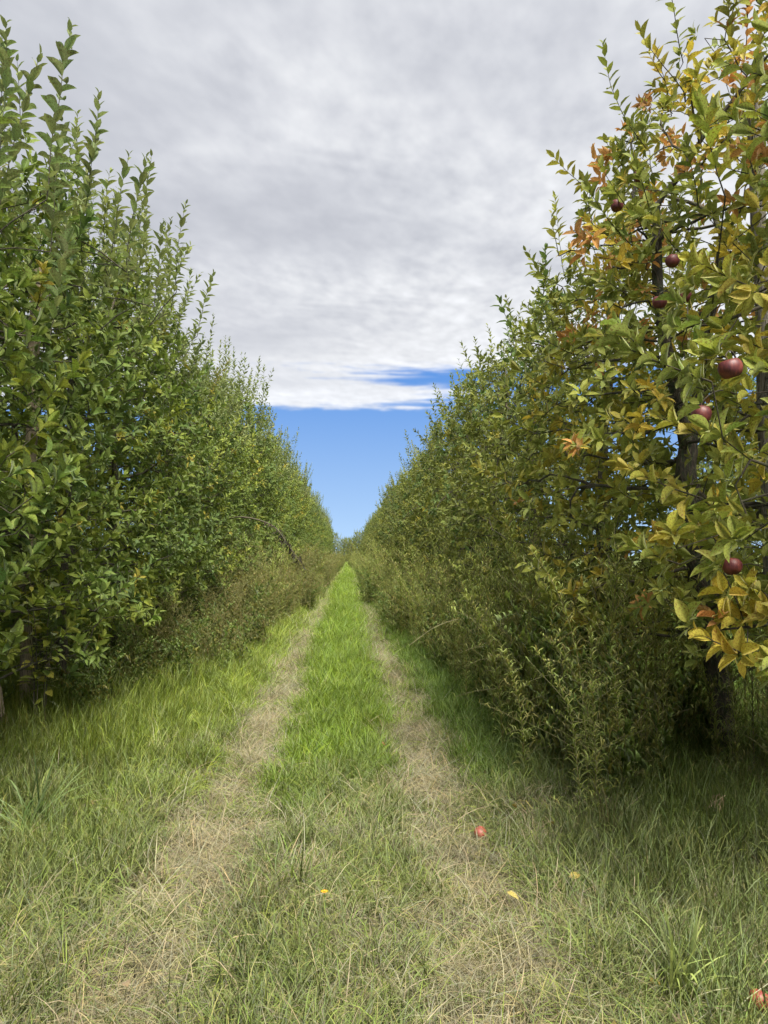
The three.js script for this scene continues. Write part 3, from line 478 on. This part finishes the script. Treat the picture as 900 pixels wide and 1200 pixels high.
{
  const R = rng(66), bins = {}; for (const k in TUFT) bins[k] = TUFT[k].map(() => []);
  const keepOff = [[563, 976, 0.055], [890, 1186, 0.05], [448, 872, 0.04], [380, 1078, 0.03]].map(([x, y, q]) => { const p = onGround(x, y); return [p.x, p.z, q]; });
  const bands = [[0.7, 4, 520, 1], [4, 7, 380, 1.1], [7, 12, 210, 1.35], [12, 22, 110, 1.8], [22, 45, 48, 2.6], [45, 100, 18, 4]];
  for (const [d0, d1, dens, sc] of bands) {
    const half = d0 < 4 ? 4.0 : d0 < 22 ? 7.5 : 2.3, n = Math.floor((d1 - d0) * half * 2 * dens);
    for (let k = 0; k < n; k++) {
      const x = (R() * 2 - 1) * half, d = d0 + R() * (d1 - d0), z = -d; if (Math.abs(x) > d * 0.62 + 1.6) continue;
      const ax = Math.abs(x), beyond = ax > 3.6 ? 0.22 : ax > 2.6 ? 0.5 : d > 12 && ax > 2.2 ? 0.2 : 1; if (R() > beyond) continue;
      if (keepOff.some(([a, b, q]) => Math.abs(a - x) < q && z - b > -q && z - b < q * 2.2)) continue;
      const q = zones(x, z), dry = R() < q.dry; if (d < 14 && n2(x * 2.3 + 31, z * 1.9) + 0.3 * n2(x * 8, z * 8) > 0.66 && R() < 0.8 * Math.max(q.nearby, q.rut)) continue; let kind, col, hgt;
      if (dry) { kind = 'straw'; col = jit(mixc(C.straw, C.strawGrey, R()), R, 0.4); hgt = lerp(0.75, 0.5, q.rut) * (0.7 + R() * 0.6); }
      else {
        kind = R() < q.nearby * 0.75 + q.rut * 0.5 ? 'mat' : 'green'; col = jit(greenAt(x, z, q), R, 0.42);
        const side = Math.max(sstep(-1.0, -1.9, x), sstep(0.85, 1.5, x));
        hgt = (0.75 + R() * 0.55) * (1 + 0.75 * side) * lerp(1, 0.5, q.rut) * (1 + 0.3 * n2(x * 1.4, z * 1.1) + 0.3 * n2(x * 5.1, z * 4.3));
      }
      const v = Math.floor(R() * TUFT[kind].length), tilt = (R() - 0.5) * 0.8;
      bins[kind][v].push([x, z, sc * (0.85 + R() * 0.4) * (ax > 3.6 ? 1.5 : 1), hgt * (ax > 3.6 ? 1.3 : 1), R() * 6.28, tilt, col]);
    }
  }
  const about = { green: ['short green grass growing between and beside the wheel tracks', 'grass'], mat: ['dull green grass lying over in the open foreground', 'grass'], straw: ['dry straw coloured grass flattened along the wheel tracks', 'dry grass'] };
  const m4 = new THREE.Matrix4(), q4 = new THREE.Quaternion(), e = new THREE.Euler(), c = new THREE.Color();
  for (const kind in bins) bins[kind].forEach((list, v) => {
    const im = new THREE.InstancedMesh(TUFT[kind][v], M.grass, list.length);
    list.forEach(([x, z, s, h, a, tilt, col], k) => { e.set(tilt, a, tilt * 0.7); q4.setFromEuler(e); m4.compose(V(x, groundY(x, z), z), q4, V(s, h * Math.sqrt(s) , s)); im.setMatrixAt(k, m4); im.setColorAt(k, c.setRGB(...col)); });
    im.name = numbered(kind === 'straw' ? 'dry_grass' : 'grass'); tag(im, about[kind][0], about[kind][1], null, 'stuff'); scene.add(im);
  });
}
// low broad-leaved weeds and fallen leaves scattered through the grass
{
  const R = rng(131), m4 = new THREE.Matrix4(), q4 = new THREE.Quaternion(), c = new THREE.Color();
  const ros = new MB(); for (let j = 0; j < 9; j++) { const a = j * GOLD, d = V(Math.cos(a), 0.35 + R() * 0.5, Math.sin(a)).normalize(), n = V(0, 1, 0).addScaledVector(d, -d.y).normalize(); ros.leaf({ p: V(0, 0.02 + 0.01 * j, 0), d, n, len: 0.06 + R() * 0.05, wid: 0.03 + R() * 0.015, col: jit([1, 1, 1], R, 0.3), droop: 0.35, fold: 0.2 }); }
  const one = new MB(); one.leaf({ p: V(0, 0, -0.03), d: V(0, 0, 1), n: V(0, 1, 0), len: 0.065, wid: 0.034, col: [1, 1, 1], droop: 0.35, fold: 0.4 });
  const scatter = (name, g, n, spot, colour, label, category) => { const im = new THREE.InstancedMesh(g, M.leaf, n), e = new THREE.Euler(); for (let k = 0; k < n; k++) { const [x, z, y, s, tip] = spot(); e.set((R() - 0.5) * tip, R() * 6.28, (R() - 0.5) * tip); q4.setFromEuler(e); m4.compose(V(x, groundY(x, z) + y, z), q4, V(s, s, s)); im.setMatrixAt(k, m4); im.setColorAt(k, c.setRGB(...colour())); } im.name = name; tag(im, label, category, null, 'stuff'); scene.add(im); };
  scatter('low_weeds', ros.geometry(), 170, () => { const d = 2 + R() * 10, sd = R() < 0.5 ? 1 : -1; return [sd * (2.3 - R() * R() * 1.6), -d, 0.01 + R() * 0.03, 0.3 + R() * 0.35, 0.7]; }, () => jit(R() < 0.4 ? [0.24, 0.27, 0.07] : [0.17, 0.25, 0.04], R, 0.4), 'low broad-leaved weeds growing through the grass', 'ground weeds');
  scatter('fallen_leaves', one.geometry(), 130, () => { const d = 1.6 + R() * R() * 12, side = R() < 0.7 ? 1 : -1; return [side * (2.4 - R() * R() * 2.3), -d, 0.03 + R() * 0.07, 0.6 + R() * 0.5, 1.6]; }, () => jit(R() < 0.35 ? [0.50, 0.40, 0.10] : R() < 0.5 ? [0.30, 0.18, 0.08] : [0.38, 0.29, 0.16], R, 0.5), 'yellow and brown fallen leaves lying in the grass', 'fallen leaves');
}
// a few clumps that stand out by their broad long blades
{
  const R = rng(88);
  const clump = (px, py, label, blades, h, w, col, lean) => { const p = onGround(px, py), mb = []; const t = thing('grass_clump', label, 'grass clump', V(p.x, groundY(p.x, p.z), p.z)); for (let k = 0; k < blades; k++) { const m = new MB(); m.blade((R() - 0.5) * 0.10, -0.01, (R() - 0.5) * 0.10, R() * 6.28, h * (0.5 + R() * 0.7), w * (0.7 + R() * 0.5), lean * (0.4 + R() * 0.8), jit(col, R, 0.35), 6, (R() - 0.5) * 0.8); part(t, 'blade', m.geometry(), M.grass); } };
  clump(790, 1175, 'clump of broad pale green arching blades by the fallen pink apple', 34, 0.30, 0.0085, [0.29, 0.36, 0.10], 1.5);
  clump(700, 1130, 'thin yellowish grass clump on the bare patch', 22, 0.24, 0.006, [0.24, 0.25, 0.09], 1.4);
  clump(35, 985, 'lush blue-green clump of long grass below the leaning stake', 46, 0.42, 0.0075, [0.24, 0.36, 0.11], 1.7);
  clump(720, 1000, 'tall seedy grass clump before the drooping weeds', 30, 0.34, 0.005, [0.24, 0.23, 0.10], 1.2);
  clump(345, 1040, 'bright yellow-green grass clump between the wheel tracks', 30, 0.24, 0.0065, [0.20, 0.26, 0.05], 1.4);
}

// ------------------------------------------------------------------ posts
function post(name, label, base, top, r0, r1, mat) {
  const t = thing(name, label, 'post', base), mb = new MB(), pts = [], rr = [], n = 40;
  for (let k = 0; k <= n; k++) { const f = k / n; pts.push(V(0, -0.15, 0).lerp(top.clone().sub(base), f).add(V(n2(f * 3, 4) * 0.012, 0, n2(f * 3, 7) * 0.012))); rr.push(lerp(r0, r1, f)); }
  mb.tube(pts, rr, 20, [1, 1, 1], 0.07, true); part(t, 'shaft', mb.geometry(), mat);
  return t;
}
{
  const b = V(2.61, 0, -4.6), t1 = post('wooden_post', 'weathered grey wooden post rising through the yellowing apple tree', b, V(2.59, 4.25, -4.65), 0.052, 0.045, M.post);
  const wire = new MB(); wire.tube([V(0, 2.0, 0), V(0.02, 2.0, -0.3)].map((v) => v), [0.002, 0.002], 4); 
  post('wooden_post', 'pale round wooden post standing among the green leaves', V(-2.74, 0, -6.75), V(-2.72, 3.9, -6.75), 0.052, 0.046, M.paleWood);
  const s0 = onGround(18, 868); post('wooden_stake', 'leaning pale wooden stake in the grass at the foot of the green row', s0, pix(-40, 690, 5.9), 0.038, 0.032, M.paleWood);
}

// ------------------------------------------------------------------ apples
const appleProfile = [[0.001, -0.36], [0.10, -0.40], [0.22, -0.42], [0.36, -0.35], [0.46, -0.18], [0.5, 0.02], [0.47, 0.22], [0.37, 0.37], [0.22, 0.42], [0.10, 0.38], [0.03, 0.30], [0.001, 0.28]].map(([x, y]) => new THREE.Vector2(x, y));
const appleShape = (() => { const g = new THREE.LatheGeometry(new THREE.SplineCurve(appleProfile).getPoints(28), 32), p = g.attributes.position; for (let k = 0; k < p.count; k++) { const x = p.getX(k), y = p.getY(k), z = p.getZ(k), s = 1 + 0.02 * Math.cos(5 * Math.atan2(z, x)) * (y < 0 ? 1 : 0.4) + 0.02 * n3(x * 2, y * 2, z * 2); p.setXYZ(k, x * s, y, z * s); } g.computeVertexNormals(); return g; })();
const skin = (a, b) => canvasNoise(256, 128, (u, v) => { const s = clamp(0.5 + tile(u, v * 0.15, 22, 3) * 1.0), bl = clamp(0.35 + tile(u + 0.2, v, 2.5, 3) * 1.3), d = tile(u, v + 0.5, 90, 2) > 0.42 ? 0.14 : 0; const c = mixc(a, b, clamp(s * 0.45 + bl * 0.4)); return [c[0] + d, c[1] + d * 0.8, c[2] + d * 0.7]; });
M.apple = new THREE.MeshPhysicalMaterial({ name: 'dark_red_apple_skin', map: skin([0.24, 0.05, 0.08], [0.52, 0.26, 0.18]), roughness: 0.55, clearcoat: 0.08, clearcoatRoughness: 0.4 });
M.fallen = new THREE.MeshPhysicalMaterial({ name: 'pink_apple_skin', map: skin([0.52, 0.18, 0.17], [0.68, 0.40, 0.32]), roughness: 0.5, clearcoat: 0.15, clearcoatRoughness: 0.4 });
M.appleStem = new THREE.MeshStandardMaterial({ name: 'apple_stalk', color: new THREE.Color(0.10, 0.06, 0.03), roughness: 0.9 });
const stalk = (() => { const m = new MB(); m.tube([V(0, 0.26, 0), V(0.02, 0.45, 0.01), V(0.06, 0.62, 0)], [0.026, 0.02, 0.028], 6); return m.geometry(); })();
const appleLabels = ['large dark red apple hanging close beside the top of the forked trunk', 'dusty red apple in front of the trunk fork', 'dark red apple hanging against the grey sky at the end of a twig', 'dark red apple half hidden by leaves just above another apple near the sky edge', 'red apple among orange leaves, lower of the cluster', 'dark apple beside a red one among orange leaves', 'dark shaded apple above the orange leaf cluster', 'dark apple under the pale yellow leaf rosette', 'small brownish apple below the yellow rosette, by the trunk', 'small dark apple in the shaded olive foliage', 'dark apple in shade under yellow-green leaf sprays'];
{
  const R = rng(99);
  apples.forEach((a, k) => {
    const t = thing('apple', appleLabels[k], 'apple', a.at, 'apples hanging in the yellowing row'); t.scale.set(a.size * (0.96 + R() * 0.1), a.size * (0.92 + R() * 0.14), a.size * (0.96 + R() * 0.1)); t.rotation.set((R() - 0.5) * 0.7, R() * 6.28, (R() - 0.5) * 0.7);
    part(t, 'body', appleShape, M.apple); part(t, 'stem', stalk, M.appleStem);
    t.updateMatrixWorld(true); const tip = V(0.06, 0.62, 0).applyMatrix4(t.matrixWorld);
    let best = 1e9, from = null, which = 0, fr = 0;     // a twig from the nearest wood above
    nearRight.forEach(({ data, pos }, w) => { for (let j = 8; j < data.N; j++) { const q = V(data.px[j], data.py[j], data.pz[j]).add(pos), d = q.distanceTo(tip) + Math.max(0, tip.y - q.y) * 1.5; if (d < best) { best = d; from = q; which = w; fr = data.rad[j]; } } });
    const pos = nearRight[which].pos, mid = from.clone().lerp(tip, 0.55).add(V(0, 0.04 + best * 0.12, 0));
    const tm = new MB(); tm.tube(new THREE.QuadraticBezierCurve3(from, mid, tip).getPoints(8).map((v) => v.sub(pos)), Array.from({ length: 9 }, (_, j) => lerp(Math.max(0.0035, Math.min(fr, 0.006)), 0.0024, j / 8)), 5); part(nearRight[which].t, 'fruiting_twig', tm.geometry(), M.twig);
  });
  const drop = (px, py, size, label) => { const p = onGround(px, py), t = thing('fallen_apple', label, 'apple', V(p.x, groundY(p.x, p.z) + size * 0.7, p.z), 'fallen apples in the grass'); t.scale.setScalar(size); t.rotation.set(-0.5, R() * 6, 0.5); part(t, 'body', appleShape, M.fallen); part(t, 'stem', stalk, M.appleStem); };
  drop(563, 976, 0.066, 'small pink fallen apple lying in the dry grass of the wheel track');
  drop(890, 1186, 0.062, 'pale pink fallen apple in the grass by the broad arching blades');
  drop(448, 872, 0.045, 'tiny tan fallen apple at the edge of the green strip');
}

// ------------------------------------------------------------------ smaller plants and fallen wood
{
  const R = rng(123);
  // leafy sapling in front of the green row
  const p0 = onGround(48, 862), t = thing('sapling', 'thin-stemmed leafy sapling in the grass before the twin trunks', 'sapling', V(p0.x, groundY(p0.x, p0.z), p0.z)); const fol = new MB();
  for (let s = 0; s < 5; s++) {
    const st = new MB(), h = 0.75 + R() * 0.65, az = R() * 6.28, pts = [], n = 10; for (let k = 0; k <= n; k++) { const f = k / n; pts.push(V(Math.cos(az) * (0.05 + 0.10 * f * f) + (R() - 0.5) * 0.012, h * f - 0.02, Math.sin(az) * (0.05 + 0.14 * f * f) + (R() - 0.5) * 0.012)); }
    st.tube(pts, pts.map((_, k) => lerp(0.006, 0.002, k / n)), 5, [0.10, 0.09, 0.06]); part(t, 'stem', st.geometry(), M.stem);
    for (let j = 0; j < 26; j++) { const f = 0.3 + 0.7 * (j + R()) / 26, k = Math.min(n - 1, Math.floor(f * n)), q = pts[k].clone().lerp(pts[k + 1], f * n - k), a = j * GOLD, d = V(Math.cos(a), -0.3 + R() * 1.1, Math.sin(a)).normalize(), nn = V((R() - 0.5) * 1.2, 1, (R() - 0.5) * 1.2), len = 0.1 * (0.6 + R() * 0.6); nn.addScaledVector(d, -nn.dot(d)).normalize(); q.addScaledVector(d, 0.02); const col = jit(R() < 0.2 ? G.gold : R() < 0.4 ? G.pale : G.bright, R, 0.3); const lf = new MB(); lf.leaf({ p: q, d, n: nn, len, wid: len * 0.6, col, droop: 0.2 + R() * 0.3, fold: 0.2 }); part(t, 'leaf', lf.geometry(), M.leaf); }
  }
  // broken branch with dark withered leaves hanging out of the green row
  const a = pix(284, 606, 12.4), b = pix(322, 618, 12), c = pix(355, 662, 11.8), bt = thing('broken_branch', 'broken branch with dark withered leaves hanging out of the green row', 'branch', a), wm = new MB(), dm = new MB();
  const cv = new THREE.CatmullRomCurve3([pix(250, 612, 12.8).sub(a), V(0, 0, 0), b.clone().sub(a), b.clone().lerp(c, 0.5).sub(a), c.clone().sub(a)]), cp = cv.getPoints(24); wm.tube(cp, cp.map((_, k) => lerp(0.016, 0.004, k / 24)), 7, [1, 1, 1], 0.2); part(bt, 'wood', wm.geometry(), M.twig);
  for (let j = 0; j < 80; j++) { const f = 0.42 + 0.58 * R(), q = cv.getPoint(f), d = V(R() - 0.5, -0.35 - R() * 0.6, R() - 0.5).normalize(), n = V(R() - 0.5, R() - 0.5, R() - 0.5); n.addScaledVector(d, -n.dot(d)).normalize(); q.add(V((R() - 0.5) * 0.09, (R() - 0.5) * 0.07, (R() - 0.5) * 0.09)); dm.leaf({ p: q, d, n, len: 0.05 + R() * 0.04, wid: 0.028, col: jit([0.05, 0.045, 0.03], R, 0.8), droop: 0.4, fold: 0.7 }); }
  part(bt, 'withered_foliage', dm.geometry(), M.weed).userData.kind = 'stuff';
  // pale bramble cane arching out over the grass
  const k0 = pix(628, 742, 6.6), cane = thing('arching_cane', 'pale thin cane arching out of the yellowing row over the grass', 'cane', V(k0.x, 0, k0.z)), o0 = cane.position, cm = new MB(), cf = new MB(), cc = new THREE.CatmullRomCurve3([V(0.25, 0, 0), pix(640, 760, 6.6).sub(o0), pix(600, 735, 6.7).sub(o0), pix(545, 725, 7.0).sub(o0), pix(510, 735, 7.2).sub(o0), pix(480, 756, 7.3).sub(o0)]), q = cc.getPoints(30);
  cm.tube(q, q.map((_, k) => lerp(0.006, 0.0025, k / 30)), 5, [0.40, 0.37, 0.20]); part(cane, 'stem', cm.geometry(), M.stem);
  for (let j = 0; j < 60; j++) { const w = cc.getPoint(0.25 + 0.75 * R()); cf.blade(w.x, w.y, w.z, R() * 6.28, 0.03 + R() * 0.05, 0.008, 1.6 + R(), jit([0.30, 0.29, 0.12], R, 0.4), 2); } part(cane, 'foliage', cf.geometry(), M.weed).userData.kind = 'stuff';
  // dark fallen twig by the forked trunk
  const f0 = onGround(842, 905), f1 = onGround(905, 955), tw = thing('fallen_twig', 'dark fallen twig leaning on the grass beside the forked trunk', 'twig', f0), fm = new MB(), fe = f1.clone().sub(f0);
  fm.tube([V(0, 0.16, 0), fe.clone().multiplyScalar(0.35).add(V(0, 0.12, 0.02)), fe.clone().multiplyScalar(0.7).add(V(0, 0.08, 0)), fe.clone().add(V(0, 0.03, 0)), fe.clone().multiplyScalar(1.3)], [0.004, 0.008, 0.009, 0.011, 0.012], 7, [1, 1, 1], 0.25); part(tw, 'wood', fm.geometry(), M.bark);
  // withered weed stalk
  const w0 = onGround(832, 985), ws = thing('withered_stalk', 'small withered tan weed stalk standing in the grass', 'weed', V(w0.x, groundY(w0.x, w0.z), w0.z)), sm = new MB(), sf = new MB(); sm.tube([V(0, 0, 0), V(0.01, 0.09, 0), V(0.03, 0.17, 0.01), V(0.08, 0.2, 0.01)], [0.003, 0.003, 0.0025, 0.002], 5, [0.42, 0.34, 0.2]); part(ws, 'stem', sm.geometry(), M.stem);
  for (let j = 0; j < 14; j++) { const d = V(R() - 0.5, -0.4 - R() * 0.4, R() - 0.5).normalize(), n = V(R() - 0.5, R(), R() - 0.5); n.addScaledVector(d, -n.dot(d)).normalize(); sf.leaf({ p: V(0.02 + R() * 0.06, 0.13 + R() * 0.08, (R() - 0.5) * 0.03), d, n, len: 0.05 + R() * 0.03, wid: 0.014, col: jit([0.46, 0.36, 0.22], R, 0.3), droop: 0.5, fold: 0.6 }); } part(ws, 'withered_leaves', sf.geometry(), M.weed);
  // yellow flower
  const y0 = onGround(380, 1078), fl = thing('yellow_flower', 'small orange-yellow flower in the grass between the tracks', 'flower', V(y0.x, groundY(y0.x, y0.z), y0.z)), fs = new MB(); fs.tube([V(0, 0, 0), V(0.004, 0.06, 0), V(0, 0.115, 0.004)], [0.0018, 0.0015, 0.0014], 5, [0.12, 0.2, 0.05]); part(fl, 'stem', fs.geometry(), M.stem);
  for (let j = 0; j < 12; j++) { const m = new MB(), az = j / 12 * 6.283, d = V(Math.cos(az), 0.35, Math.sin(az)).normalize(), n = V(0, 1, 0).addScaledVector(d, -d.y).normalize(); m.leaf({ p: V(0, 0.115, 0.004), d, n, len: 0.016, wid: 0.006, col: [0.75, 0.42, 0.02], droop: 0.2, fold: 0.1 }); part(fl, 'petal', m.geometry(), M.weed); }
  const dk = new THREE.SphereGeometry(0.005, 10, 6); dk.scale(1, 0.5, 1); dk.translate(0, 0.119, 0.004); part(fl, 'disc', dk, new THREE.MeshStandardMaterial({ name: 'flower_disc', color: new THREE.Color(0.6, 0.28, 0.02), roughness: 0.9 }));
}

scene.traverse((o) => { if (o.isMesh) { o.castShadow = true; o.receiveShadow = true; } });
console.log('leaves', TRI.leaves, 'paints', leafPaint.size);
renderer.render(scene, camera);
